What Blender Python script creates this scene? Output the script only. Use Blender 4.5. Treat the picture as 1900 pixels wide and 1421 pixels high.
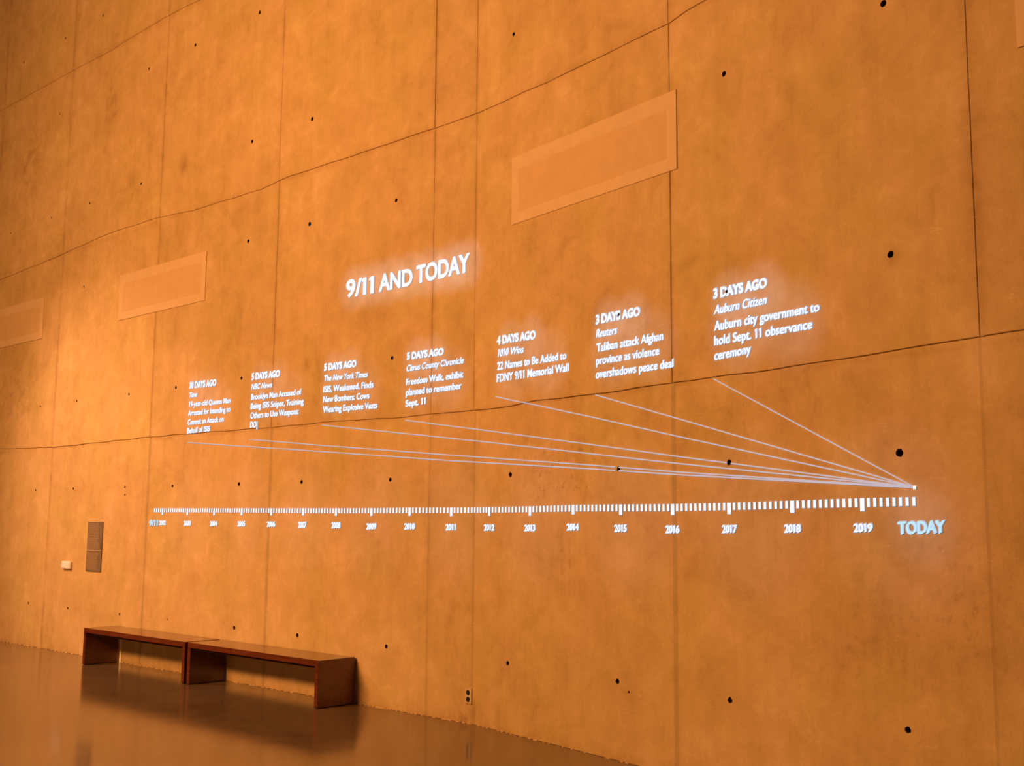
import bpy, bmesh, math, random
from mathutils import Vector, Matrix
from mathutils.geometry import tessellate_polygon

random.seed(11)
for _o in list(bpy.data.objects):
    bpy.data.objects.remove(_o, do_unlink=True)
SC = bpy.context.scene
COL = SC.collection

# ------------------------------------------------------------------ camera
CAM_POS = (6.6173, -6.6801, 1.6)
F_PX, PITCH, ROLL, YAW = 2088.14, 0.1257325, 0.0079886, 0.7475453
cam_data = bpy.data.cameras.new('camera')
cam_data.sensor_width = 36.0
cam_data.lens = F_PX / 1900.0 * 36.0
cam_data.clip_start = 0.05
cam_data.clip_end = 200
cam = bpy.data.objects.new('camera', cam_data)
COL.objects.link(cam)
_r = Vector((math.cos(ROLL), -math.sin(ROLL) * math.sin(PITCH), math.sin(ROLL) * math.cos(PITCH)))
_u = Vector((-math.sin(ROLL), -math.cos(ROLL) * math.sin(PITCH), math.cos(ROLL) * math.cos(PITCH)))
_f = Vector((0, math.cos(PITCH), math.sin(PITCH)))
_M = Matrix((_r, _u, -_f)).transposed()
cam.matrix_world = Matrix.Translation(CAM_POS) @ Matrix.Rotation(YAW, 4, 'Z') @ _M.to_4x4()
SC.camera = cam

# ------------------------------------------------------------------ world, lamps, exposure
SC.view_settings.view_transform = 'Standard'
SC.view_settings.look = 'None'
SC.view_settings.gamma = 1.0
SC.view_settings.use_curve_mapping = False
SC.view_settings.exposure = 0.0
world = bpy.data.worlds.new('hall_ambient')
SC.world = world
world.use_nodes = True
world.node_tree.nodes['Background'].inputs[0].default_value = (1.0, 0.40, 0.105, 1)
world.node_tree.nodes['Background'].inputs[1].default_value = 0.045
WARM = (1.0, 0.43, 0.13)


def aim(o, target):
    d = Vector(target) - o.location
    o.rotation_euler = d.to_track_quat('-Z', 'Y').to_euler()


def area_light(name, loc, target, size, power, col):
    l = bpy.data.lights.new(name, 'AREA')
    l.shape = 'RECTANGLE'
    l.size, l.size_y = size
    l.energy = power
    l.color = col
    o = bpy.data.objects.new(name, l)
    COL.objects.link(o)
    o.location = loc
    aim(o, target)
    return o


def spot_light(name, loc, target, power, angle, blend, col, radius=0.05):
    l = bpy.data.lights.new(name, 'SPOT')
    l.energy = power
    l.spot_size = math.radians(angle)
    l.spot_blend = blend
    l.color = col
    l.shadow_soft_size = radius
    o = bpy.data.objects.new(name, l)
    COL.objects.link(o)
    o.location = loc
    aim(o, target)
    return o


area_light('hall_wash', (-4.1, -10.6, 6.6), (1.2, 0, 2.2), (4.4, 1.5), 1770, WARM)
spot_light('gallery_spot', (-9.8, -5.2, 7.0), (-6.0, 0, 0.9), 2550, 50, 1.0, (1.0, 0.49, 0.23), 0.25)
# added spots: bluish halo round the lettering, projector spill plus lens bloom
PROJ = (0.2, -9.0, 5.6)
PROJ_COL = (0.30, 0.55, 1.0)


def WP(s, z, off=0.0):
    """Point on the concrete wall: s metres along it (0 at its shallow bend), z up, off proud of it."""
    b = math.radians(10.028)
    if s <= 0:
        return Vector((s, -off, z))
    return Vector((s * math.cos(b) - off * math.sin(b), -s * math.sin(b) - off * math.cos(b), z))


def spill(s, z, power, width):
    t = WP(s, z)
    d = (t - Vector(PROJ)).length
    spot_light('halo_spill', PROJ, t, power, math.degrees(2 * math.atan(width / d)), 1.0, PROJ_COL, 0.02)


for _s in (-1.62, -1.36, -1.10, -0.84, -0.58, -0.32, -0.12):
    spill(_s, 3.82, 1450, 0.27)
for _k, (_s, _w) in enumerate(((-4.44, 0.80), (-3.25, 0.88), (-2.04, 0.78), (-0.85, 0.72), (0.33, 0.88), (1.55, 0.76), (2.71, 0.82))):
    for _u in (0.18, 0.5):
        spill(_s + _u * _w, 3.07, 760 + 60 * _k, 0.22)
    for _u in (0.25, 0.75):
        spill(_s + _u * _w, 2.84, 520 + 50 * _k, 0.32)
spill(4.15, 1.62, 640, 0.26)
for _i in range(9):
    spill(-4.4 + _i * 1.05, 1.66, 260, 0.62)

# ------------------------------------------------------------------ measured data (metres on the wall)
CAPTIONS = [
 [
  ('10 DAYS AGO', 'h', -4.4445, 3.0786, -3.9146, 3.0722, 0.068, 0.0637),
  ('Time', 'i', -4.4414, 2.9756, -4.284, 2.9757, 0.0575, 0.0571),
  ('19-year-old Queens Man', 't', -4.4366, 2.8727, -3.6274, 2.8633, 0.0574, 0.0537),
  ('Arrested for Intending to', 't', -4.4496, 2.7749, -3.6241, 2.7698, 0.0579, 0.0541),
  ('Commit an Attack on', 't', -4.45, 2.6728, -3.7423, 2.6724, 0.0577, 0.0544),
  ('Behalf of ISIS', 't', -4.4528, 2.5785, -4.0007, 2.582, 0.0576, 0.0539),
 ],
 [
  ('5 DAYS AGO', 'h', -3.2514, 3.0781, -2.7607, 3.0725, 0.0654, 0.0625),
  ('NBC News', 'i', -3.251, 2.9755, -2.8887, 2.9716, 0.0567, 0.0555),
  ('Brooklyn Man Accused of', 't', -3.2487, 2.8678, -2.3937, 2.8623, 0.0582, 0.0564),
  ('Being ISIS Sniper, Training', 't', -3.2501, 2.7712, -2.3502, 2.764, 0.0592, 0.0572),
  ('Others to Use Weapons:', 't', -3.2485, 2.6737, -2.4252, 2.6703, 0.0596, 0.0568),
  ('DOJ', 't', -3.247, 2.5782, -3.1214, 2.5777, 0.0595, 0.0585),
 ],
 [
  ('5 DAYS AGO', 'h', -2.0396, 3.0687, -1.5556, 3.0642, 0.0624, 0.0589),
  ('The New York Times', 'i', -2.0308, 2.9643, -1.3852, 2.9517, 0.0558, 0.0526),
  ('ISIS, Weakened, Finds', 't', -2.0391, 2.8573, -1.3028, 2.8476, 0.0573, 0.0552),
  ('New Bombers: Cows', 't', -2.0384, 2.7582, -1.356, 2.7497, 0.0582, 0.0552),
  ('Wearing Explosive Vests', 't', -2.0379, 2.661, -1.2409, 2.6531, 0.058, 0.0541),
 ],
 [
  ('5 DAYS AGO', 'h', -0.8473, 3.0627, -0.3748, 3.0622, 0.0597, 0.0569),
  ('Citrus County Chronicle', 'i', -0.8476, 2.9566, -0.1252, 2.9646, 0.0556, 0.053),
  ('Freedom Walk, exhibit', 't', -0.8497, 2.8325, -0.1301, 2.843, 0.0555, 0.0556),
  ('planned to remember', 't', -0.8503, 2.7385, -0.1498, 2.7476, 0.0582, 0.0555),
  ('Sept. 11', 't', -0.8531, 2.6394, -0.5945, 2.6472, 0.0576, 0.0562),
 ],
 [
  ('4 DAYS AGO', 'h', 0.3253, 3.0734, 0.834, 3.0577, 0.0639, 0.061),
  ('1010 Wins', 'i', 0.3403, 2.9687, 0.6831, 2.9623, 0.0591, 0.0565),
  ('22 Names to Be Added to', 't', 0.3317, 2.8599, 1.2098, 2.8524, 0.0617, 0.0562),
  ('FDNY 9/11 Memorial Wall', 't', 0.3288, 2.7605, 1.2379, 2.7572, 0.0633, 0.0583),
 ],
 [
  ('3 DAYS AGO', 'h', 1.5482, 3.0731, 2.016, 3.0707, 0.0629, 0.0592),
  ('Reuters', 'i', 1.5516, 2.9714, 1.7777, 2.9706, 0.059, 0.0577),
  ('Taliban attack Afghan', 't', 1.5561, 2.8651, 2.2423, 2.8684, 0.0592, 0.056),
  ('province as violence', 't', 1.5511, 2.7699, 2.2026, 2.77, 0.0595, 0.0561),
  ('overshadows peace deal', 't', 1.5473, 2.6692, 2.3371, 2.6696, 0.0604, 0.0559),
 ],
 [
  ('3 DAYS AGO', 'h', 2.7094, 3.0818, 3.1543, 3.0845, 0.0617, 0.0576),
  ('Auburn Citizen', 'i', 2.7105, 2.9748, 3.1497, 2.98, 0.0585, 0.0554),
  ('Auburn city government to', 't', 2.7116, 2.8677, 3.5448, 2.8749, 0.0604, 0.055),
  ('hold Sept. 11 observance', 't', 2.711, 2.7714, 3.4903, 2.7779, 0.0599, 0.0549),
  ('ceremony', 't', 2.7091, 2.6736, 3.0149, 2.6847, 0.0597, 0.0575),
 ],
]
TITLE = [('9/11', -1.7331, 3.7499, -1.3307, 3.7407, 0.1586, 0.1494), ('AND', -1.2544, 3.7408, -0.7947, 3.7388, 0.1512, 0.1467), ('TODAY', -0.7418, 3.7446, -0.0694, 3.7548, 0.1527, 0.1544)]
YEARS = [
 ('9/11', -5.1869, 1.5627, -5.0012, 1.5638, 0.0609, 0.0603),
 ('2002', -4.9695, 1.5731, -4.8324, 1.5738, 0.0457, 0.0454),
 ('2003', -4.4588, 1.57, -4.3172, 1.5709, 0.0469, 0.0465),
 ('2004', -3.9379, 1.5691, -3.8011, 1.57, 0.0467, 0.0463),
 ('2005', -3.4225, 1.569, -3.2858, 1.5698, 0.0475, 0.0472),
 ('2006', -2.9038, 1.568, -2.7661, 1.5689, 0.0482, 0.0478),
 ('2007', -2.3876, 1.563, -2.2574, 1.565, 0.0494, 0.0489),
 ('2008', -1.87, 1.5617, -1.7392, 1.5627, 0.0493, 0.0488),
 ('2009', -1.3623, 1.5547, -1.2279, 1.5558, 0.0501, 0.0497),
 ('2010', -0.8485, 1.5589, -0.7126, 1.56, 0.0489, 0.0484),
 ('2011', -0.3233, 1.5564, -0.2046, 1.5574, 0.0475, 0.0472),
 ('2012', 0.1577, 1.5569, 0.2982, 1.5581, 0.0463, 0.0457),
 ('2013', 0.6966, 1.5573, 0.8304, 1.5584, 0.0462, 0.0457),
 ('2014', 1.2095, 1.5673, 1.3435, 1.5684, 0.0457, 0.0451),
 ('2015', 1.7326, 1.5618, 1.8576, 1.5629, 0.0464, 0.0459),
 ('2016', 2.2409, 1.5585, 2.3665, 1.5598, 0.0466, 0.046),
 ('2017', 2.7442, 1.5646, 2.8655, 1.5661, 0.0455, 0.0449),
 ('2018', 3.2418, 1.5714, 3.3612, 1.5732, 0.045, 0.0443),
 ('2019', 3.7348, 1.5786, 3.856, 1.5806, 0.0448, 0.0441),
 ('TODAY', 4.0211, 1.5702, 4.3019, 1.58, 0.0642, 0.0619),
]
MAJOR = [
 (-4.9096, 1.7568, 1.7152, 1.6875),
 (-4.394, 1.7546, 1.7136, 1.6855),
 (-3.8689, 1.7524, 1.712, 1.6842),
 (-3.3567, 1.7502, 1.7099, 1.6829),
 (-2.8393, 1.7481, 1.7074, 1.6817),
 (-2.3196, 1.7459, 1.7039, 1.68),
 (-1.8103, 1.7437, 1.7015, 1.6784),
 (-1.2974, 1.7426, 1.7022, 1.6765),
 (-0.7841, 1.7451, 1.7019, 1.6779),
 (-0.2605, 1.7436, 1.7019, 1.6748),
 (0.2284, 1.7454, 1.7032, 1.677),
 (0.7635, 1.7454, 1.7034, 1.6768),
 (1.281, 1.751, 1.707, 1.6848),
 (1.7975, 1.7496, 1.7059, 1.6807),
 (2.307, 1.7473, 1.7036, 1.6793),
 (2.8047, 1.7505, 1.7078, 1.6827),
 (3.3033, 1.758, 1.7151, 1.6895),
 (3.7957, 1.7659, 1.72, 1.6968),
]
TICK_FIRST = (-5.0856, 1.7575, 1.7156)
TICK_LAST = (4.1235, 1.7673, 1.7236)
CONNECTORS = [
 [(-4.4586, 2.4785), (-2.0318, 2.285), (-0.2353, 2.1381), (1.4985, 2.0111), (2.3667, 1.9419), (4.1322, 1.8194)],
 [(-3.2694, 2.46), (-2.0345, 2.3435), (-0.2363, 2.1852), (1.4986, 2.0385), (2.367, 1.9602), (4.1322, 1.8194)],
 [(-2.0605, 2.5424), (-0.2392, 2.3274), (1.4987, 2.1209), (2.3678, 2.0168), (4.1322, 1.8203)],
 [(-0.8677, 2.5209), (-0.2413, 2.4311), (1.4988, 2.1877), (2.3685, 2.0635), (4.1322, 1.8203)],
 [(0.3129, 2.642), (1.4991, 2.3891), (2.3705, 2.1967), (4.1322, 1.8209)],
 [(1.5292, 2.5513), (2.3722, 2.3159), (4.1322, 1.8209)],
 [(2.6911, 2.5538), (4.1323, 1.8214)],
]
LINE_END = (4.1322, 1.8194)
HOLES = [(-6.959, 8.222, 1), (-3.353, 7.122, 1.2), (-8.019, 8.229, 1), (-4.643, 7.131, 1.2), (-9.324, 8.247, 1), (-9.905, 8.261, 1), (-5.692, 7.137, 1), (-8.063, 7.152, 0.8), (-2.349, 5.668, 1.3), (-3.402, 5.677, 1.2), (-9.924, 7.168, 1), (-5.742, 5.687, 1), (-7.045, 5.691, 1), (-8.121, 5.699, 1), (-9.399, 5.705, 0.8), (-2.349, 4.577, 1.3), (-3.416, 4.582, 1.2), (0.521, 5.675, 1), (-1.044, 4.569, 1.1), (4.048, 4.603, 1.2), (2.827, 4.578, 1.1), (4.038, 3.125, 1.2), (-7.091, 4.599, 1), (-5.791, 3.113, 1), (-4.74, 3.111, 1.1), (-3.444, 3.111, 1.1), (-7.108, 3.121, 1), (-8.132, 3.121, 0.9), (-7.087, 2.014, 1), (-5.792, 2.012, 1), (-5.782, 1.92, 0.9), (-4.734, 2.006, 1), (-3.433, 2.002, 1.2), (-2.363, 2.002, 1.2), (-8.143, 2.009, 1), (-1.053, 3.098, 1.1), (-1.055, 1.997, 1.1), (0.503, 2.0, 1.2), (1.774, 2.003, 1.1), (1.794, 3.105, 0.72), (2.821, 3.11, 0.72), (2.807, 2.008, 1.1), (4.042, 2.011, 1.4), (-8.156, 0.542, 1), (-7.054, 0.537, 1), (-5.766, 0.537, 1.1), (-4.711, 0.543, 0.5), (-3.419, 0.539, 1.2), (-2.354, 0.537, 1.2), (-1.061, 0.533, 1.1), (0.487, 0.529, 1.1), (1.753, 0.531, 1.1), (1.867, 0.474, 0.5), (-0.506, 0.54, 0.5), (2.782, 0.532, 1.1), (4.035, 0.534, 1.1)]

# ------------------------------------------------------------------ helpers
def tag(o, label=None, cat=None, group=None, kind=None):
    if label: o['label'] = label
    if cat: o['category'] = cat
    if group: o['group'] = group
    if kind: o['kind'] = kind
    return o


def empty(name, loc):
    o = bpy.data.objects.new(name, None)
    COL.objects.link(o)
    o.location = loc
    o.empty_display_size = 0.1
    return o


def mesh_obj(name, me, mats, parent=None):
    o = bpy.data.objects.new(name, me)
    COL.objects.link(o)
    for m in (mats if isinstance(mats, (list, tuple)) else [mats]):
        if m.name not in [x.name for x in me.materials if x]:
            me.materials.append(m)
    if parent is not None:
        o.parent = parent
        o.location = Vector((0, 0, 0))
    return o


def to_local(verts, parent):
    if parent is None: return verts
    p = Vector(parent.location)
    return [Vector(v) - p for v in verts]


def pyobj(name, verts, faces, mats, parent=None, uv=None, midx=None, smooth=False):
    me = bpy.data.meshes.new(name)
    me.from_pydata([tuple(v) for v in to_local(verts, parent)], [], faces)
    if uv is not None:
        l = me.uv_layers.new(name='wall')
        for poly in me.polygons:
            for li in poly.loop_indices:
                l.data[li].uv = uv[me.loops[li].vertex_index]
    o = mesh_obj(name, me, mats, parent)
    if midx:
        me.polygons.foreach_set('material_index', midx)
    if smooth:
        me.polygons.foreach_set('use_smooth', [True] * len(me.polygons))
    me.update()
    return o


def wall_box(bm, s0, s1, z0, z1, o0, o1, bevel=0.0):
    """Box on the wall between offsets o0 (back) and o1 (front)."""
    vs = [bm.verts.new(WP(s, z, o)) for o in (o0, o1) for s, z in ((s0, z0), (s1, z0), (s1, z1), (s0, z1))]
    fs = [(3, 2, 1, 0), (4, 5, 6, 7), (0, 1, 5, 4), (1, 2, 6, 5), (2, 3, 7, 6), (3, 0, 4, 7)]
    faces = [bm.faces.new([vs[i] for i in f]) for f in fs]
    if bevel:
        es = list({e for f in faces for e in f.edges})
        bmesh.ops.bevel(bm, geom=es, offset=bevel, segments=3, affect='EDGES', profile=0.6)


def bm_obj(name, bm, mats, parent=None, smooth=False):
    bmesh.ops.recalc_face_normals(bm, faces=bm.faces[:])
    if parent is not None:
        bmesh.ops.translate(bm, verts=bm.verts[:], vec=-Vector(parent.location))
    me = bpy.data.meshes.new(name)
    bm.to_mesh(me)
    bm.free()
    o = mesh_obj(name, me, mats, parent)
    if smooth:
        me.polygons.foreach_set('use_smooth', [True] * len(me.polygons))
    return o


class NT:
    def __init__(self, name):
        self.m = bpy.data.materials.new(name)
        self.m.use_nodes = True
        self.t = self.m.node_tree
        self.b = self.t.nodes['Principled BSDF']

    def n(self, typ, **kw):
        x = self.t.nodes.new(typ)
        for k, v in kw.items(): setattr(x, k, v)
        return x

    def l(self, a, b): self.t.links.new(a, b)

    def val(self, sock, v):
        if hasattr(v, 'is_linked') or isinstance(v, bpy.types.NodeSocket): self.l(v, sock)
        else: sock.default_value = v

    def math(self, op, a, b=0.0, c=None, clamp=False):
        x = self.n('ShaderNodeMath', operation=op, use_clamp=clamp)
        self.val(x.inputs[0], a); self.val(x.inputs[1], b)
        if c is not None: self.val(x.inputs[2], c)
        return x.outputs[0]

    def noise(self, vec, scale, detail=4, rough=0.55, dist=0.0):
        x = self.n('ShaderNodeTexNoise')
        self.l(vec, x.inputs['Vector'])
        x.inputs['Scale'].default_value = scale
        x.inputs['Detail'].default_value = detail
        x.inputs['Roughness'].default_value = rough
        x.inputs['Distortion'].default_value = dist
        return x.outputs['Fac']

    def scale(self, vec, s, loc=(0, 0, 0)):
        x = self.n('ShaderNodeMapping')
        self.l(vec, x.inputs['Vector'])
        x.inputs['Scale'].default_value = s
        x.inputs['Location'].default_value = loc
        return x.outputs['Vector']

    def ramp(self, fac, stops):
        x = self.n('ShaderNodeValToRGB')
        self.l(fac, x.inputs[0])
        el = x.color_ramp.elements
        while len(el) < len(stops): el.new(0.5)
        for e, (p, c) in zip(el, stops):
            e.position = p
            e.color = c if len(c) == 4 else (*c, 1)
        return x.outputs[0]

    def mix(self, fac, a, b, mode='MIX'):
        x = self.n('ShaderNodeMix', data_type='RGBA', blend_type=mode)
        self.val(x.inputs[0], fac)
        for i, v in ((6, a), (7, b)):
            if isinstance(v, bpy.types.NodeSocket): self.l(v, x.inputs[i])
            else: x.inputs[i].default_value = (*v, 1) if len(v) == 3 else v
        return x.outputs[2]


# ------------------------------------------------------------------ materials
CONC = (0.60, 0.420, 0.225)


def concrete_material(name='cast_concrete', dim=1.0):
    q = NT(name)
    CONC = tuple(c * dim for c in (0.60, 0.420, 0.225))
    uv = q.n('ShaderNodeUVMap', uv_map='wall').outputs[0]
    sep = q.n('ShaderNodeSeparateXYZ')
    q.l(uv, sep.inputs[0])
    S, Z = sep.outputs[0], sep.outputs[1]
    big = q.noise(uv, 0.55, 5, 0.6, 0.4)
    mid = q.noise(uv, 2.6, 6, 0.62, 0.6)
    fine = q.noise(uv, 38, 4, 0.7)
    grit = q.noise(uv, 190, 2, 0.7)
    streak = q.noise(q.scale(uv, (5.5, 0.55, 1)), 1.0, 5, 0.6, 0.25)
    streak2 = q.noise(q.scale(uv, (24, 0.9, 1), (3, 7, 0)), 1.0, 4, 0.65, 0.1)
    patch = q.noise(q.scale(uv, (1.0, 0.8, 1), (2, 9, 0)), 6.5, 6, 0.7, 0.9)
    v = q.math('ADD', q.math('MULTIPLY', big, 0.22), q.math('MULTIPLY', mid, 0.30))
    v = q.math('ADD', v, q.math('MULTIPLY', patch, 0.22))
    v = q.math('ADD', v, q.math('MULTIPLY', streak, 0.13))
    v = q.math('ADD', v, q.math('MULTIPLY', streak2, 0.05))
    v = q.math('ADD', v, q.math('MULTIPLY', fine, 0.08))
    col = q.ramp(v, [(0.37, (CONC[0] * .70, CONC[1] * .66, CONC[2] * .60)), (0.455, (CONC[0] * .87, CONC[1] * .85, CONC[2] * .78)),
                     (0.54, CONC), (0.65, (CONC[0] * 1.20, CONC[1] * 1.26, CONC[2] * 1.60))])
    # greenish-ochre and pinkish drift between patches
    hue = q.noise(q.scale(uv, (1, 0.8, 1), (11, 3, 0)), 1.3, 4, 0.6, 0.8)
    col = q.mix(q.math('MULTIPLY', q.math('SUBTRACT', hue, 0.42, clamp=True), 2.2, clamp=True), col, (0.92, 1.02, 0.72, 1), 'MULTIPLY')
    # each pour came out a little different
    geo = q.n('ShaderNodeObjectInfo').outputs['Random']
    tone = q.math('ADD', 0.955, q.math('MULTIPLY', geo, 0.085))
    tc = q.n('ShaderNodeCombineXYZ')
    for i in range(3): q.l(tone, tc.inputs[i])
    col = q.mix(1.0, col, tc.outputs[0], 'MULTIPLY')

    def blob(s0, z0, a, b):
        x = q.math('DIVIDE', q.math('SUBTRACT', S, s0), a)
        y = q.math('DIVIDE', q.math('SUBTRACT', Z, z0), b)
        r = q.math('ADD', q.math('MULTIPLY', x, x), q.math('MULTIPLY', y, y))
        return q.math('POWER', 2.718, q.math('MULTIPLY', r, -1.0))

    def stain(col, mask, tint, strength):
        return q.mix(q.math('MULTIPLY', mask, strength, clamp=True), col, tint, 'MULTIPLY')
    brk = q.ramp(q.noise(uv, 7.0, 6, 0.7, 0.5), [(0.45, (0, 0, 0)), (0.66, (1, 1, 1))])
    brk2 = q.ramp(q.noise(q.scale(uv, (1, 0.7, 1), (5, 1, 0)), 21.0, 3, 0.6), [(0.56, (0, 0, 0)), (0.66, (1, 1, 1))])
    dark = (0.62, 0.55, 0.46, 1)
    # mottled rough spots under the middle captions, around the timeline
    m = q.math('ADD', blob(1.15, 1.98, 0.5, 0.26), q.math('MULTIPLY', blob(3.9, 0.95, 0.5, 0.35), 0.35))
    m = q.math('ADD', m, q.math('MULTIPLY', blob(2.9, 2.28, 0.7, 0.14), 0.4))
    m = q.math('ADD', m, q.math('MULTIPLY', blob(4.5, 1.3, 0.35, 0.5), 0.4))
    col = stain(col, q.math('MULTIPLY', m, brk2), dark, 0.75)
    col = stain(col, q.math('MULTIPLY', m, brk), (0.82, 0.76, 0.70, 1), 0.6)
    # runs below the 2013-2014 marks
    col = stain(col, q.math('MULTIPLY', q.math('ADD', blob(1.145, 1.42, 0.016, 0.30), blob(1.24, 1.45, 0.012, 0.26)), brk), dark, 0.9)
    # dark patches of the upper left pours and the crater's painted shading
    for a in ((-8.9, 3.3, 0.7, 0.5), (-8.9, 6.5, 0.5, 0.8), (-7.8, 5.4, 0.6, 0.5), (-6.6, 7.0, 0.25, 0.5), (-6.2, 5.6, 0.6, 0.25)):
        col = stain(col, q.math('MULTIPLY', blob(*a), brk), (0.72, 0.66, 0.60, 1), 0.9)
    col = stain(col, blob(-4.77, 5.72, 0.09, 0.13), dark, 0.8)
    col = stain(col, blob(-2.33, 3.15, 0.05, 0.07), dark, 0.6)
    col = stain(col, blob(4.05, 3.11, 0.055, 0.06), dark, 0.5)
    col = stain(col, q.math('MULTIPLY', blob(0.045, 0.09, 0.022, 0.10), 1.0), dark, 0.8)
    col = stain(col, q.math('MULTIPLY', blob(-0.05, 0.05, 0.16, 0.10), brk), dark, 0.8)
    # leaching and grime that gathered along the formwork joints
    edge = None
    for sc_, w_ in ((-9.90, .05), (-7.72, .035), (-5.26, .035), (-2.885, .03), (-0.53, .03), (0.0, .025), (2.32, .03), (4.55, .05)):
        x = q.math('DIVIDE', q.math('SUBTRACT', S, sc_), w_)
        g_ = q.math('POWER', 2.718, q.math('MULTIPLY', q.math('MULTIPLY', x, x), -1.0))
        if sc_ > -6: g_ = q.math('MULTIPLY', g_, q.math('MAXIMUM', 0.45, q.math('GREATER_THAN', Z, 2.55)))
        edge = g_ if edge is None else q.math('MAXIMUM', edge, g_)
    for zc_, w_ in ((2.55, .018), (5.13, .03), (7.68, .05)):
        x = q.math('DIVIDE', q.math('SUBTRACT', Z, zc_), w_)
        g_ = q.math('MULTIPLY', q.math('POWER', 2.718, q.math('MULTIPLY', q.math('MULTIPLY', x, x), -1.0)), 0.6)
        edge = q.math('MAXIMUM', edge, g_)
    brk3 = q.ramp(q.noise(uv, 1.7, 4, 0.7, 0.5), [(0.36, (0, 0, 0)), (0.62, (1, 1, 1))])
    col = stain(col, q.math('MULTIPLY', edge, brk3), (0.72, 0.64, 0.54, 1), 0.8)
    # a few hairline scratches and pale scrapes
    sc2 = q.ramp(q.noise(q.scale(uv, (9, 30, 1), (1, 4, 0)), 1.0, 2, 0.5, 1.5), [(0.70, (0, 0, 0)), (0.76, (1, 1, 1))])
    col = q.mix(q.math('MULTIPLY', sc2, 0.28), col, (0.80, 0.62, 0.44, 1))
    # broken darkening towards the foot of the wall
    foot = q.math('POWER', 2.718, q.math('MULTIPLY', Z, -16.0))
    footb = q.math('MULTIPLY', foot, q.math('ADD', 0.35, q.math('MULTIPLY', brk, 0.65)))
    col = stain(col, footb, (0.66, 0.56, 0.46, 1), 0.75)
    # pale laitance patches by the bend and on the left pours
    pale = q.math('ADD', blob(-0.45, 2.66, 0.28, 0.10), q.math('ADD', blob(-7.2, 2.95, 0.9, 0.55), blob(-7.6, 5.9, 1.0, 0.8)))
    pale = q.math('ADD', pale, blob(-6.5, 4.9, 0.6, 0.7))
    col = q.mix(q.math('MULTIPLY', q.math('MULTIPLY', pale, brk), 0.30, clamp=True), col, (0.78, 0.60, 0.42, 1))
    q.l(col, q.b.inputs['Base Color'])
    q.b.inputs['Roughness'].default_value = 0.78
    q.b.inputs['Specular IOR Level'].default_value = 0.25
    h = q.math('ADD', q.math('MULTIPLY', mid, 0.6), q.math('MULTIPLY', fine, 0.25))
    h = q.math('ADD', h, q.math('MULTIPLY', grit, 0.10))
    h = q.math('ADD', h, q.math('MULTIPLY', streak2, 0.22))
    bp = q.n('ShaderNodeBump')
    bp.inputs['Strength'].default_value = 0.55
    bp.inputs['Distance'].default_value = 0.012
    q.l(h, bp.inputs['Height'])
    q.l(bp.outputs[0], q.b.inputs['Normal'])
    return q.m


def simple(name, col, rough=0.6, spec=0.5, var=0.12, nscale=30, bump=0.0, stretch=(1, 1, 1)):
    q = NT(name)
    tc = q.n('ShaderNodeTexCoord').outputs['Object']
    nz = q.noise(q.scale(tc, stretch), nscale, 4, 0.6)
    lo = tuple(c * (1 - var) for c in col)
    hi = tuple(min(1, c * (1 + var)) for c in col)
    q.l(q.ramp(nz, [(0.3, lo), (0.7, hi)]), q.b.inputs['Base Color'])
    q.b.inputs['Roughness'].default_value = rough
    q.b.inputs['Specular IOR Level'].default_value = spec
    if bump:
        bp = q.n('ShaderNodeBump')
        bp.inputs['Strength'].default_value = 0.5
        bp.inputs['Distance'].default_value = bump
        q.l(nz, bp.inputs['Height'])
        q.l(bp.outputs[0], q.b.inputs['Normal'])
    return q.m


def wood_material():
    q = NT('stained_wood')
    tc = q.n('ShaderNodeTexCoord').outputs['Object']
    g = q.noise(q.scale(tc, (2.2, 34, 34)), 1.0, 5, 0.6, 0.7)
    g2 = q.noise(q.scale(tc, (0.7, 9, 9)), 1.0, 3, 0.5, 0.4)
    v = q.math('ADD', q.math('MULTIPLY', g, 0.6), q.math('MULTIPLY', g2, 0.4))
    q.l(q.ramp(v, [(0.32, (0.062, 0.011, 0.006)), (0.5, (0.115, 0.025, 0.010)), (0.68, (0.18, 0.046, 0.014))]), q.b.inputs['Base Color'])
    q.b.inputs['Roughness'].default_value = 0.24
    q.b.inputs['Specular IOR Level'].default_value = 0.5
    q.b.inputs['Coat Weight'].default_value = 0.6
    q.b.inputs['Coat IOR'].default_value = 1.5
    q.b.inputs['Coat Roughness'].default_value = 0.12
    return q.m


def floor_material():
    q = NT('polished_concrete')
    tc = q.n('ShaderNodeTexCoord').outputs['Object']
    a = q.noise(tc, 0.8, 5, 0.6, 0.3)
    b = q.noise(tc, 5, 5, 0.65)
    c = q.noise(tc, 90, 3, 0.7)
    v = q.math('ADD', q.math('ADD', q.math('MULTIPLY', a, 0.4), q.math('MULTIPLY', b, 0.3)), q.math('MULTIPLY', c, 0.3))
    q.l(q.ramp(v, [(0.35, (0.115, 0.078, 0.048)), (0.65, (0.185, 0.13, 0.082))]), q.b.inputs['Base Color'])
    r = q.math('ADD', 0.075, q.math('MULTIPLY', b, 0.09))
    q.l(r, q.b.inputs['Roughness'])
    q.b.inputs['IOR'].default_value = 1.62
    bp = q.n('ShaderNodeBump')
    bp.inputs['Strength'].default_value = 0.12
    bp.inputs['Distance'].default_value = 0.002
    q.l(b, bp.inputs['Height'])
    q.l(bp.outputs[0], q.b.inputs['Normal'])
    return q.m


def light_material(name, col, strength):
    q = NT(name)
    q.b.inputs['Base Color'].default_value = (0.02, 0.02, 0.02, 1)
    q.b.inputs['Roughness'].default_value = 1.0
    q.b.inputs['Specular IOR Level'].default_value = 0.0
    q.b.inputs['Emission Color'].default_value = (*col, 1)
    q.b.inputs['Emission Strength'].default_value = strength
    return q.m


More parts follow.
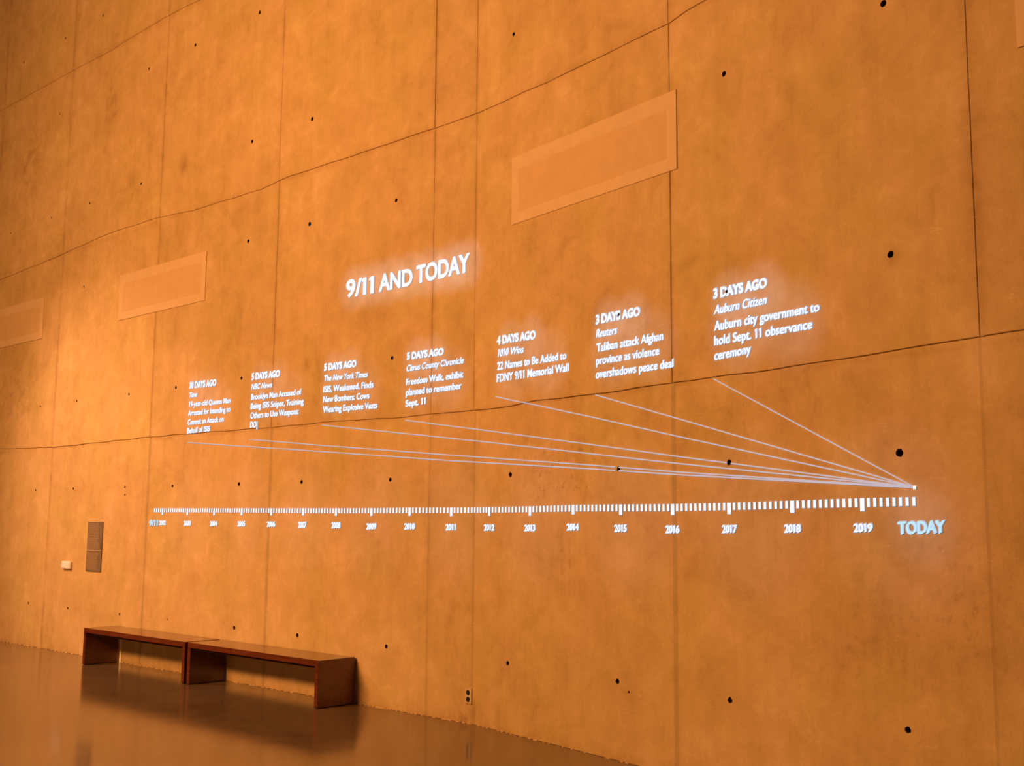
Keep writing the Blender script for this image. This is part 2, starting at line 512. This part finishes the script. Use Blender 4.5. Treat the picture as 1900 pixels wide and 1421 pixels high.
M_CONC = concrete_material()
M_JOINT = concrete_material('joint_concrete', 0.88)
M_CORE = simple('joint_filler', (0.10, 0.06, 0.035), 0.95, 0.1)
M_HOLE = simple('tie_hole_lining', (0.085, 0.045, 0.028), 0.95, 0.1, 0.3, 60)
M_PLATE = simple('smooth_render', (0.65, 0.475, 0.30), 0.7, 0.25, 0.05, 9, 0.001)
M_PLATE2 = simple('smooth_render_field', (0.61, 0.425, 0.24), 0.75, 0.25, 0.05, 7, 0.001)
M_FLOOR = floor_material()
M_WOOD = wood_material()
M_WHITE = light_material('projected_white', (0.97, 0.98, 1.0), 1.15)
M_FRINGE = light_material('projected_fringe', (0.55, 0.66, 0.95), 0.9)
M_CYAN = light_material('projected_cyan', (0.55, 0.88, 1.0), 0.95)
M_GREYLINE = light_material('projected_grey', (0.60, 0.50, 0.56), 0.95)
M_DIM = light_material('projected_gap', (0.52, 0.36, 0.42), 0.85)
M_PLASTIC = simple('white_plastic', (0.88, 0.86, 0.98), 0.45, 0.5, 0.02)
M_PANEL = simple('dark_panel', (0.17, 0.13, 0.095), 0.6, 0.3, 0.08, 12)
M_PRINT = simple('panel_print', (0.36, 0.25, 0.17), 0.6, 0.3, 0.1, 50)
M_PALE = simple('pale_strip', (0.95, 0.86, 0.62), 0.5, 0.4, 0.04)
M_METAL = simple('outlet_cover', (0.55, 0.42, 0.30), 0.45, 0.5, 0.05)
M_BLACK = simple('socket_black', (0.012, 0.008, 0.008), 0.5, 0.4, 0.1)
M_SEAL = simple('crumbled_sealant', (0.60, 0.44, 0.28), 0.85, 0.2, 0.2, 40)
M_SHADOWGAP = simple('bench_shade_dark', (0.03, 0.012, 0.008), 0.8, 0.1)  # near-black colour paints the shade under seat and legs

# ------------------------------------------------------------------ the floor
fv = [(-16, 1.2), (9, 1.2), (9, -12), (-16, -12)]
floor = pyobj('floor', [(x, y, z) for z in (-0.15, 0.0) for x, y in fv],
              [(0, 1, 2, 3), (7, 6, 5, 4), (0, 4, 5, 1), (1, 5, 6, 2), (2, 6, 7, 3), (3, 7, 4, 0)], M_FLOOR)
floor['kind'] = 'structure'
floor['label'] = 'polished concrete floor reflecting the wall and benches'

# ------------------------------------------------------------------ the cast concrete wall, pour by pour
COLS = [-14.0, -9.90, -7.72, -5.26, -2.885, -0.53, 0.0, 2.32, 4.55, 7.6]
ROWS = [0.0, 2.55, 5.125, 7.68, 10.4]
ROWOFF = [0.0, 0.009, 0.016, 0.022]
# jittered levels, so that the joints wander the way a real pour line does
ZJ = {1: [(-14, 2.6), (-9.33, 2.6), (-7.67, 2.556), (-5.29, 2.577), (-4.47, 2.574), (-2.86, 2.561), (-1.8, 2.567), (-0.9, 2.547), (-0.24, 2.557), (0.15, 2.548), (0.55, 2.55), (0.87, 2.567), (1.52, 2.554), (2.32, 2.565), (3.03, 2.564), (3.93, 2.575), (4.38, 2.592), (7.6, 2.6)],
      2: [(-14, 5.0), (-9.71, 5.061), (-8.01, 5.114), (-6.48, 5.2), (-5.25, 5.181), (-4.6, 5.131), (-3.24, 5.107), (-2.79, 5.144), (-1.34, 5.136), (-0.53, 5.136), (0.0, 5.139), (0.51, 5.128), (1.12, 5.111), (2.31, 5.112), (2.57, 5.148), (7.6, 5.15)],
      3: [(-14, 7.69), (-10.11, 7.694), (-9.02, 7.686), (-7.4, 7.675), (-6.74, 7.655), (-6.39, 7.678), (-5.22, 7.694), (-4.57, 7.666), (7.6, 7.68)]}


def zline(r, s):
    if r in (0, len(ROWS) - 1): return ROWS[r]
    P = ZJ[r]
    for (a, za), (c, zc) in zip(P, P[1:]):
        if s <= c: break
    return za + (zc - za) * min(1, max(0, (s - a) / (c - a))) + 0.0025 * math.sin(9.3 * s + r)


def panel_off(s, z):
    r = 0
    for k in range(1, len(ROWS) - 1):
        if z > zline(k, s): r = k
    return ROWOFF[r] + 0.003


core_v, core_f = [], []
pts = [(-14.0), 0.0, 7.6]
for o in (-0.30, -0.13):
    for s in pts:
        for z in (0.0, ROWS[-1]):
            core_v.append(WP(s, z, o))
# grid indices: o*6 + si*2 + zi
def ci(o, s, z): return o * 6 + s * 2 + z
for s in (0, 1):
    core_f += [(ci(0, s, 0), ci(0, s + 1, 0), ci(0, s + 1, 1), ci(0, s, 1)), (ci(1, s, 0), ci(1, s, 1), ci(1, s + 1, 1), ci(1, s + 1, 0)),
               (ci(0, s, 0), ci(1, s, 0), ci(1, s + 1, 0), ci(0, s + 1, 0)), (ci(0, s, 1), ci(0, s + 1, 1), ci(1, s + 1, 1), ci(1, s, 1))]
core_f += [(ci(0, 0, 0), ci(0, 0, 1), ci(1, 0, 1), ci(1, 0, 0)), (ci(0, 2, 0), ci(1, 2, 0), ci(1, 2, 1), ci(0, 2, 1))]
wall = pyobj('wall_back', core_v, core_f, M_CORE)
wall['kind'] = 'structure'
wall['label'] = 'tall board-cast concrete wall with tie holes, washed in orange light'

rng = random.Random(5)
FAINT = {(-0.53, 0), (0.0, 0), (2.32, 0), (4.55, 0), (-2.885, 0), (-5.26, 0), (-0.53, 3), (0.0, 3)}
for r in range(len(ROWS) - 1):
    for c in range(len(COLS) - 1):
        s0, s1 = COLS[c], COLS[c + 1]
        off = ROWOFF[r] + rng.uniform(-0.0015, 0.0015)
        gl = 0.0005 if (s0, r) in FAINT else 0.0019
        gr = 0.0005 if (s1, r) in FAINT else 0.0019
        if c == 0: gl = 0
        if s0 == 0.0: gl = min(gl, 0.0010)
        if s1 == 0.0: gr = min(gr, 0.0010)
        gz = 0.0016
        outer = []
        ns = max(2, int((s1 - s0) / 0.16))
        nz = 15

        def J(a): return rng.uniform(-a, a)
        for i in range(ns):
            s = s0 + gl + (s1 - s0 - gl - gr) * i / ns
            outer.append((s, zline(r, s) + (gz + J(0.0018) if r else 0)))
        za, zb = zline(r, s1), zline(r + 1, s1)
        for i in range(nz):
            outer.append((s1 - gr + ((0 if gr < 0.001 or gl < 0.001 else J(0.0012)) if 0 < i else 0), za + (zb - za) * i / nz + (gz if i == 0 and r else 0)))
        for i in range(ns):
            s = s1 - gr - (s1 - s0 - gl - gr) * i / ns
            outer.append((s, zline(r + 1, s) - (gz + J(0.0018) if r < 3 else 0)))
        za, zb = zline(r, s0), zline(r + 1, s0)
        for i in range(nz):
            outer.append((s0 + gl + ((0 if gr < 0.001 or gl < 0.001 else J(0.0012)) if 0 < i else 0), zb - (zb - za) * i / nz - (gz if i == 0 and r < 3 else 0)))
        cs = sum(p[0] for p in outer) / len(outer)
        cz = sum(p[1] for p in outer) / len(outer)
        ch = 0.0028
        chl = 0.0008 if (s0, r) in FAINT else ch
        chr_ = 0.0008 if (s1, r) in FAINT else ch

        def inset(p):
            return (p[0] + (chl if p[0] < s0 + 0.02 else -chr_ if p[0] > s1 - 0.02 else 0),
                    p[1] + (ch if p[1] < zline(r, p[0]) + 0.02 else -ch if p[1] > zline(r + 1, p[0]) - 0.02 else 0))
        front = [inset(p) for p in outer]
        loops = [front]
        for hs, hz, hk in HOLES:
            if s0 + 0.05 < hs < s1 - 0.05 and zline(r, hs) + 0.05 < hz < zline(r + 1, hs) - 0.05:
                rr = random.Random(int((hs + 50) * 977))
                R0 = 0.0170 * hk
                loops.append([(hs + R0 * rr.uniform(0.9, 1.12) * math.cos(-a * math.pi / 6), hz + R0 * rr.uniform(0.9, 1.15) * math.sin(-a * math.pi / 6)) for a in range(12)])
        flat = [p for lp in loops for p in lp]
        tris = tessellate_polygon([[Vector((x, z, 0)) for x, z in lp] for lp in loops])
        V = [WP(s, z, off) for s, z in flat]
        UV = list(flat)
        F = [tuple(t) for t in tris]
        n = len(front)
        b1 = len(V)
        V += [WP(s, z, off - ch) for s, z in outer]; UV += outer
        b2 = len(V)
        V += [WP(s, z, -0.10) for s, z in outer]; UV += outer
        for i in range(n):
            j = (i + 1) % n
            F.append((i, b1 + i, b1 + j, j))
            F.append((b1 + i, b2 + i, b2 + j, b1 + j))
        k = n
        for lp in loops[1:]:
            bb = len(V)
            V += [WP(s, z, off - 0.09) for s, z in lp]; UV += lp
            m = len(lp)
            for i in range(m):
                j = (i + 1) % m
                F.append((k + i, k + j, bb + j, bb + i))
            k += m
        o = pyobj('concrete_panel', V, F, M_CONC, wall, UV)
        bm = bmesh.new(); bm.from_mesh(o.data)
        bmesh.ops.recalc_face_normals(bm, faces=bm.faces[:])
        # make sure the front looks into the room
        bm.faces.ensure_lookup_table()
        if bm.faces[0].normal.y > 0: bmesh.ops.reverse_faces(bm, faces=bm.faces[:])
        bm.to_mesh(o.data); bm.free()

# the pours meet over a shallow rebate of the same concrete
def fill_strip(pts, half, d):
    V, F, UV = [], [], []
    for s, z, ds, dz in pts:
        for q in (-1, 1):
            p = (s + ds * half * q, z + dz * half * q)
            V.append(WP(p[0], p[1], d)); UV.append(p)
    for i in range(len(pts) - 1):
        F.append((2 * i, 2 * i + 1, 2 * i + 3, 2 * i + 2))
    return pyobj('joint_fill', V, F, M_JOINT, wall, UV)


for r in range(1, len(ROWS) - 1):
    for c in range(len(COLS) - 1):
        n = max(2, int((COLS[c + 1] - COLS[c]) / 0.15))
        fill_strip([(COLS[c] + (COLS[c + 1] - COLS[c]) * i / n, zline(r, COLS[c] + (COLS[c + 1] - COLS[c]) * i / n), 0, 1) for i in range(n + 1)],
                   0.02, ROWOFF[r - 1] - 0.0035)
for c in range(1, len(COLS) - 1):
    for r in range(len(ROWS) - 1):
        z0, z1 = zline(r, COLS[c]), zline(r + 1, COLS[c])
        fill_strip([(COLS[c], z0 + (z1 - z0) * i / 12, 1, 0) for i in range(13)], 0.02, ROWOFF[r] - (0.0008 if (COLS[c], r) in FAINT else 0.0045))

# dark linings of the form-tie holes
for hs, hz, hk in HOLES:
    off = panel_off(hs, hz) - 0.003
    R0 = 0.0152 * hk
    V, F = [], []
    m = 10
    for d, q in ((-0.004, 1.0), (-0.012, 0.86), (-0.07, 0.8)):
        V += [WP(hs + R0 * q * math.cos(a * 2 * math.pi / m), hz + R0 * q * math.sin(a * 2 * math.pi / m), off + d) for a in range(m)]
    for k in range(2):
        for i in range(m):
            j = (i + 1) % m
            F.append((k * m + i, k * m + j, (k + 1) * m + j, (k + 1) * m + i))
    F.append(tuple(range(2 * m, 3 * m)))
    pyobj('tie_hole', V, F, M_HOLE, wall)

# crumbling bead where wall meets floor
bm = bmesh.new()
rr = random.Random(3)
s = -13.5
while s < 7.0:
    clump = 0.5 + 0.5 * math.sin(s * 2.3 + 1.1) * math.sin(s * 0.9)
    s += rr.uniform(0.01, 0.05) + 0.25 * (1 - clump) * rr.random() ** 2
    w = rr.uniform(0.008, 0.05)
    h = rr.uniform(0.002, 0.007) + (0.008 if rr.random() < 0.08 else 0)
    p = rr.uniform(0.004, 0.012)
    vs = [bm.verts.new(WP(s + a, zz, oo)) for a, zz, oo in
          ((0, 0, 0), (w, 0, 0), (w, 0, p * rr.uniform(.5, 1)), (0, 0, p), (w * .3, h, 0), (w * .8, h * rr.uniform(.5, 1), 0.0), (w * .5, h * .6, p * .6))]
    for f in ((0, 3, 4), (3, 6, 4), (3, 2, 6), (2, 5, 6), (6, 5, 4), (2, 1, 5), (0, 1, 2, 3)):
        bm.faces.new([vs[i] for i in f])
seal = bm_obj('trim_1', bm, M_SEAL)
seal['kind'] = 'structure'
seal['label'] = 'crumbling pale sealant along the foot of the wall'

# ------------------------------------------------------------------ smooth cover plates on the wall
def cover_plate(s0, s1, z0, z1, label):
    off = ROWOFF[1]
    t = empty('cover_plate', WP((s0 + s1) / 2, z0, off))
    tag(t, label, 'wall panel', 'smooth rectangular cover plates high on the wall')
    B = 0.095
    bm = bmesh.new()
    rings = []
    for ds, d in ((0, -0.002), (0, 0.006), (0.003, 0.0085), (B - 0.016, 0.0085), (B, 0.0065)):
        rings.append([bm.verts.new(WP(a, b, off + d)) for a, b in ((s0 + ds, z0 + ds), (s1 - ds, z0 + ds), (s1 - ds, z1 - ds * 1.25), (s0 + ds, z1 - ds * 1.25))])
    for a, b in zip(rings, rings[1:]):
        for i in range(4):
            j = (i + 1) % 4
            bm.faces.new((a[i], a[j], b[j], b[i]))
    bm_obj('frame', bm, M_PLATE, t)
    bm = bmesh.new()
    wall_box(bm, s0 + B - 0.01, s1 - B + 0.01, z0 + B - 0.01, z1 - B * 1.25 + 0.01, off - 0.001, off + 0.0068)
    bm_obj('field', bm, M_PLATE2, t)


cover_plate(0.512, 2.392, 4.037, 4.607, 'pale smooth cover plate above the white captions, the largest and nearest wholly in view')
cover_plate(-6.14, -4.21, 4.042, 4.605, 'mid-distance smooth cover plate on the left, above the timeline start')
cover_plate(-10.12, -8.20, 4.045, 4.615, 'farthest smooth cover plate, cut off by the left edge of the photo')
cover_plate(4.83, 6.70, 4.062, 4.63, 'sliver of a smooth cover plate at the upper right corner of the photo')

# ------------------------------------------------------------------ small fittings
t = empty('text_panel', WP(-6.443, 1.005, 0))
tag(t, 'narrow upright dark grey panel with fine lines of print, left of the timeline', 'sign')
bm = bmesh.new(); wall_box(bm, -6.627, -6.258, 1.005, 1.602, -0.001, 0.010, 0.002)
bm_obj('board', bm, M_PANEL, t)
bm = bmesh.new()
rr = random.Random(9)
z = 1.585
while z > 1.03:
    if abs(z - 1.262) > 0.013:
        wall_box(bm, -6.612, -6.612 + rr.uniform(0.24, 0.30), z - 0.0052, z, 0.0095, 0.0108)
    z -= 0.0128
o = bm_obj('print_lines', bm, M_PRINT, t); o['kind'] = 'stuff'
bm = bmesh.new(); wall_box(bm, -6.626, -6.259, 1.258, 1.265, 0.0095, 0.0115)
tag(bm_obj('divider', bm, M_METAL, t), 'thin pale line across the panel')

t = empty('wall_box', WP(-7.11, 1.017, 0))
tag(t, 'small white rounded box low on the wall left of the dark text panel', 'wall box')
bm = bmesh.new(); wall_box(bm, -7.225, -6.995, 1.017, 1.113, 0.0, 0.035, 0.012)
bm_obj('housing', bm, M_PLASTIC, t, True)
bm = bmesh.new(); wall_box(bm, -7.205, -7.015, 1.032, 1.098, 0.033, 0.0375, 0.002)
bm_obj('face_plate', bm, M_PLASTIC, t)

t = empty('power_outlet', WP(-0.022, 0.158, 0))
tag(t, 'small double power outlet near the floor, right of the benches', 'outlet')
bm = bmesh.new(); wall_box(bm, -0.062, 0.010, 0.158, 0.280, 0.0, 0.010, 0.003)
bm_obj('cover', bm, M_METAL, t)
for zz in (0.246, 0.192):
    bm = bmesh.new()
    for k, d in enumerate((0.009, 0.0125)):
        ring = [bm.verts.new(WP(-0.026 + 0.021 * math.cos(a * math.pi / 8), zz + 0.021 * math.sin(a * math.pi / 8), d)) for a in range(16)]
        if k: bm.faces.new(ring)
        prev = ring if not k else prev
        if k:
            for i in range(16): bm.faces.new((prev[i], prev[(i + 1) % 16], ring[(i + 1) % 16], ring[i]))
    bm_obj('socket', bm, M_BLACK, t)
bm = bmesh.new(); wall_box(bm, 0.004, 0.013, 0.158, 0.280, 0.0, 0.016, 0.002)  # pale colour paints the highlight along the plate's side edge
tag(bm_obj('edge_highlight', bm, M_PALE, t), 'pale strip painting the highlight on the outlet edge')

# ------------------------------------------------------------------ the two benches
def box(bm, x0, x1, y0, y1, z0, z1, bevel=0.0025):
    vs = [bm.verts.new((x, y, z)) for z in (z0, z1) for x, y in ((x0, y0), (x1, y0), (x1, y1), (x0, y1))]
    fs = [bm.faces.new([vs[i] for i in f]) for f in ((3, 2, 1, 0), (4, 5, 6, 7), (0, 1, 5, 4), (1, 2, 6, 5), (2, 3, 7, 6), (3, 0, 4, 7))]
    bmesh.ops.bevel(bm, geom=list({e for f in fs for e in f.edges}), offset=bevel, segments=2, affect='EDGES')


def make_bench(x0, x1, y0, y1, label):
    H, T = 0.410, 0.052
    t = empty('bench', ((x0 + x1) / 2, (y0 + y1) / 2, 0))
    tag(t, label, 'bench', 'brown wooden benches end to end along the wall')
    bm = bmesh.new(); box(bm, x0, x1, y0, y1, H - T, H)
    bm_obj('seat', bm, M_WOOD, t)
    for a in (x0, x1 - T):
        bm = bmesh.new(); box(bm, a, a + T, y0, y1, 0.006, H - T)
        bm_obj('leg', bm, M_WOOD, t)
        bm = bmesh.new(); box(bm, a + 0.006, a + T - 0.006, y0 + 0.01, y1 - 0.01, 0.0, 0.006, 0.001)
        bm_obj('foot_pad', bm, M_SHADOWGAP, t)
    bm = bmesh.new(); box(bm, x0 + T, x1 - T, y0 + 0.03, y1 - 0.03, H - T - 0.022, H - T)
    tag(bm_obj('under_shade', bm, M_SHADOWGAP, t), 'near-black slab painting the shade under the seat')
    return t


make_bench(-5.765, -3.632, -0.425, -0.018, 'farther of the two brown wooden benches, left end standing alone')
make_bench(-3.582, -1.462, -0.425, -0.018, 'nearer brown wooden bench, its dark end panel towards the power outlet')
bm = bmesh.new(); wall_box(bm, -5.705, -5.662, 0.0, 0.345, 0.0, 0.012, 0.001)  # pale strip paints the light leaking past the leg's back edge
tag(bm_obj('light_sliver', bm, M_PALE), 'thin pale strip painting a sliver of light on the wall behind the left leg of the farther bench', 'painted light sliver')

# ------------------------------------------------------------------ the projection
def text_mesh(txt, kind):
    cu = bpy.data.curves.new('t', 'FONT')
    cu.body = txt
    cu.size = 1.0
    cu.resolution_u = 4
    cu.fill_mode = 'FRONT'
    cu.offset = {'h': 0.038, 'i': 0.008, 't': 0.011, 'T': 0.026, 'y': 0.024, 'c': 0.02}[kind]
    cu.space_character = 1.0
    if kind == 'i': cu.shear = 0.22
    for k, ch in enumerate(txt):
        cu.body_format[k].material_index = k
    for k in range(len(txt)): cu.materials.append(None)
    ob = bpy.data.objects.new('t', cu)
    COL.objects.link(ob)
    dg = bpy.context.evaluated_depsgraph_get()
    dg.update()
    me = ob.evaluated_get(dg).to_mesh()
    V = [v.co.copy() for v in me.vertices]
    F = [tuple(p.vertices) for p in me.polygons]
    own = [p.material_index for p in me.polygons]
    bpy.data.objects.remove(ob, do_unlink=True)
    # the letterform of the numeral one: narrow set, with a small flag at the top left
    cut = {'T': 0.125, 'y': 0.05, 'h': 0.03}.get(kind, 0.07)
    if '1' in txt and len(set(own)) > 1:
        ch_of = {}
        for f, k in zip(F, own):
            for i in f: ch_of[i] = k
        sh = 0.22 if kind == 'i' else 0.0
        newF = []
        for k, ch in enumerate(txt):
            ones = txt[:k].count('1')
            dx = -cut * ones - (cut / 2 if ch == '1' else 0)
            for i in [i for i, q in ch_of.items() if q == k]: V[i].x += dx
            if ch == '1':
                vs = [V[i] for i, q in ch_of.items() if q == k]
                top = max(v.y for v in vs)
                left = min(v.x - sh * v.y for v in vs)
                w = max(v.x - sh * v.y for v in vs) - left
                b0 = len(V)
                for x, y in ((left + w * 0.3, top), (left - 0.045, top - 0.035), (left - 0.075, top - 0.055), (left - 0.075, top - 0.055 - w * 0.75), (left + w * 0.3, top - w * 0.95)):
                    V.append(Vector((x + sh * y, y, 0)))
                newF.append(tuple(range(b0 + 4, b0 - 1, -1)))
        F += newF
    return V, F


_cap = {}


def cap_height():
    if 'c' not in _cap:
        V, F = text_mesh('H', 'i')
        _cap['c'] = max(v.y for v in V) - 0.006
    return _cap['c']


NEAR_HOLES = [h for h in HOLES if 2.5 < h[1] < 4.1 or 1.4 < h[1] < 2.2]


def wall_text(name, txt, kind, s0, z0, s1, z1, h0, h1, mat, parent, lift=0.0):
    V, F = text_mesh(txt, kind)
    C = cap_height()
    x0, x1 = min(v.x for v in V), max(v.x for v in V)

    def m(v, ds=0, dz=0):
        u = (v.x - x0) / (x1 - x0)
        return (s0 + u * (s1 - s0) + ds, z0 + u * (z1 - z0) + v.y / C * (h0 + u * (h1 - h0)) + dz)
    P = [m(v) for v in V]
    bm = bmesh.new()
    # colour fringe of the projector: the same letters, a hair lower left and upper right, dim blue
    for k, (ds, dz, lift_k) in enumerate(((0.0, 0.0, 0.0026), (-0.0052, -0.0038, 0.0012), (0.0062, 0.0030, 0.0004))):
        vs = [bm.verts.new((s + ds, z + dz, lift_k)) for s, z in P]
        for f in F:
            try: fc = bm.faces.new([vs[i] for i in f])
            except ValueError: continue
            fc.material_index = min(k, 1)
    # a tie hole swallows the light
    lo, hi = min(p[0] for p in P), max(p[0] for p in P)
    zl, zh = min(p[1] for p in P), max(p[1] for p in P)
    for hs, hz, hk in NEAR_HOLES:
        if lo - .03 < hs < hi + .03 and zl - .03 < hz < zh + .03:
            R0 = 0.0160 * hk
            for a in range(8):
                d = Vector((math.cos(a * math.pi / 4), math.sin(a * math.pi / 4), 0))
                bmesh.ops.bisect_plane(bm, geom=bm.verts[:] + bm.edges[:] + bm.faces[:], plane_co=Vector((hs, hz, 0)) + d * R0, plane_no=d)
            kill = [f for f in bm.faces if (Vector(f.calc_center_median()[:2]) - Vector((hs, hz))).length < R0 * 1.02]
            bmesh.ops.delete(bm, geom=kill, context='FACES')
    for v in bm.verts:
        s, z, d = v.co
        v.co = WP(s, z, panel_off(s, z) + d)
    if parent is not None:
        bmesh.ops.translate(bm, verts=bm.verts[:], vec=-Vector(parent.location))
    me = bpy.data.meshes.new(name)
    bm.to_mesh(me); bm.free()
    o = mesh_obj(name, me, [mat, M_FRINGE], parent)
    return o


def ribbon(name, pts, w, mat, parent, lift=0.002):
    """A thin band of light along a polyline on the wall."""
    fine = []
    for (a, b) in zip(pts, pts[1:]):
        n = max(1, int(abs(b[0] - a[0]) / 0.03))
        for i in range(n): fine.append((a[0] + (b[0] - a[0]) * i / n, a[1] + (b[1] - a[1]) * i / n))
    fine.append(pts[-1])
    out = []
    for a, b in zip(fine, fine[1:]):
        out.append(a)
        if a[0] < 0 < b[0]:
            k = -a[0] / (b[0] - a[0]); out.append((0.0, a[1] + (b[1] - a[1]) * k))
    out.append(fine[-1])
    V, F = [], []
    for s, z in out:
        o = panel_off(s, z) + lift
        V += [WP(s, z - w / 2, o), WP(s, z + w / 2, o)]
    for i in range(len(out) - 1):
        a, b = out[i], out[i + 1]
        mid = ((a[0] + b[0]) / 2, (a[1] + b[1]) / 2)
        if any((mid[0] - h[0]) ** 2 + (mid[1] - h[1]) ** 2 < 0.020 ** 2 for h in HOLES): continue
        F.append((2 * i, 2 * i + 2, 2 * i + 3, 2 * i + 1))
    return pyobj(name, V, F, mat, parent)


t = empty('projected_title', WP(-0.9, 3.745, 0.01))
tag(t, 'large projected white title reading 9/11 AND TODAY', 'projected text')
for w in TITLE:
    wall_text('title_word', w[0], 'T', *w[1:], M_WHITE, t)

CAP_LABEL = [
    'projected white caption headed 10 DAYS AGO, leftmost and farthest of the seven',
    'projected white caption headed 5 DAYS AGO, about a sniper suspect, second from left',
    'projected white caption headed 5 DAYS AGO, about cows wearing explosive vests',
    'projected white caption headed 5 DAYS AGO, about a Freedom Walk, below the big title',
    'projected white caption headed 4 DAYS AGO, about 22 names added to a memorial wall',
    'projected white caption headed 3 DAYS AGO, about a peace deal, below the nearest cover plate',
    'projected white caption headed 3 DAYS AGO, about a city observance, rightmost and largest']
for i, cap in enumerate(CAPTIONS):
    f = cap[0]
    t = empty('projected_caption', WP(f[2], f[3], 0.01))
    tag(t, CAP_LABEL[i], 'projected text', 'projected news captions along the wall')
    for (txt, kind, *g) in cap:
        nm = {'h': 'heading', 'i': 'source_line', 't': 'text_line'}[kind]
        wall_text(nm, txt, kind, *g, M_WHITE, t)
    o = ribbon('connector_line', CONNECTORS[i], 0.0072 + 0.0003 * (6 - i), M_GREYLINE, t, 0.0012 + 0.00012 * i)
    tag(o, 'thin pale line running down to the end of the timeline')

# timeline
t = empty('projected_timeline', WP(0.0, 1.72, 0.01))
tag(t, 'projected white timeline of year ticks running from 9/11 to TODAY', 'projected text')


def tick(s, zt, zb, w):
    o = panel_off(s, zb)
    V = [WP(s + a, z, o + 0.0016) for a, z in ((-w / 2, zb), (w / 2, zb), (w / 2, zt), (-w / 2, zt))]
    e = 0.0028
    V += [WP(s + a, z, o) for a, z in ((-w / 2 - e, zb - 0.003), (w / 2 + e, zb - 0.003), (w / 2 + e, zt + 0.002), (-w / 2 - e, zt + 0.002))]
    pyobj('tick', V, [(0, 1, 2, 3), (4, 5, 6, 7)], [M_WHITE, M_FRINGE], t, midx=[0, 1])


marks = []
nf = 4
f0 = TICK_FIRST
for k in range(nf):
    u = k / nf
    a = MAJOR[0]
    tick(f0[0] + (a[0] - f0[0]) * u, f0[1] + (a[1] - f0[1]) * u, f0[2] + (a[2] - f0[2]) * u, 0.019)
for a, b in zip(MAJOR, MAJOR[1:]):
    tick(a[0], a[1], a[3], 0.028)
    for k in range(1, 12):
        u = k / 12
        tick(*(a[j] + (b[j] - a[j]) * u for j in range(3)), 0.0165)
a = MAJOR[-1]
tick(a[0], a[1], a[3], 0.026)
for k in range(1, 9):
    u = k / 8
    tick(*(a[j] + (TICK_LAST[j] - a[j]) * u for j in range(3)), 0.0155)
for (txt, *g) in YEARS:
    if txt == 'TODAY':
        o = wall_text('end_label', txt, 'c', *g, M_CYAN, t)
        tag(o, 'pale cyan word TODAY under the right end of the timeline')
    elif txt == '9/11':
        o = wall_text('start_label', txt, 'y', *g, M_CYAN, t)
        tag(o, 'pale blue 9/11 under the left end of the timeline')
    else:
        wall_text('year_label', txt, 'y', *g, M_WHITE, t)
# bright end point where the connector lines meet
e = LINE_END
bm = bmesh.new()
vs = [bm.verts.new(WP(e[0] + a, e[1] + b, panel_off(*e) + 0.0035)) for a, b in ((-0.009, -0.009), (0.009, -0.009), (0.009, 0.010), (-0.009, 0.010))]
bm.faces.new(vs)
tag(bm_obj('end_point', bm, M_WHITE, t), 'bright point where all connector lines meet')
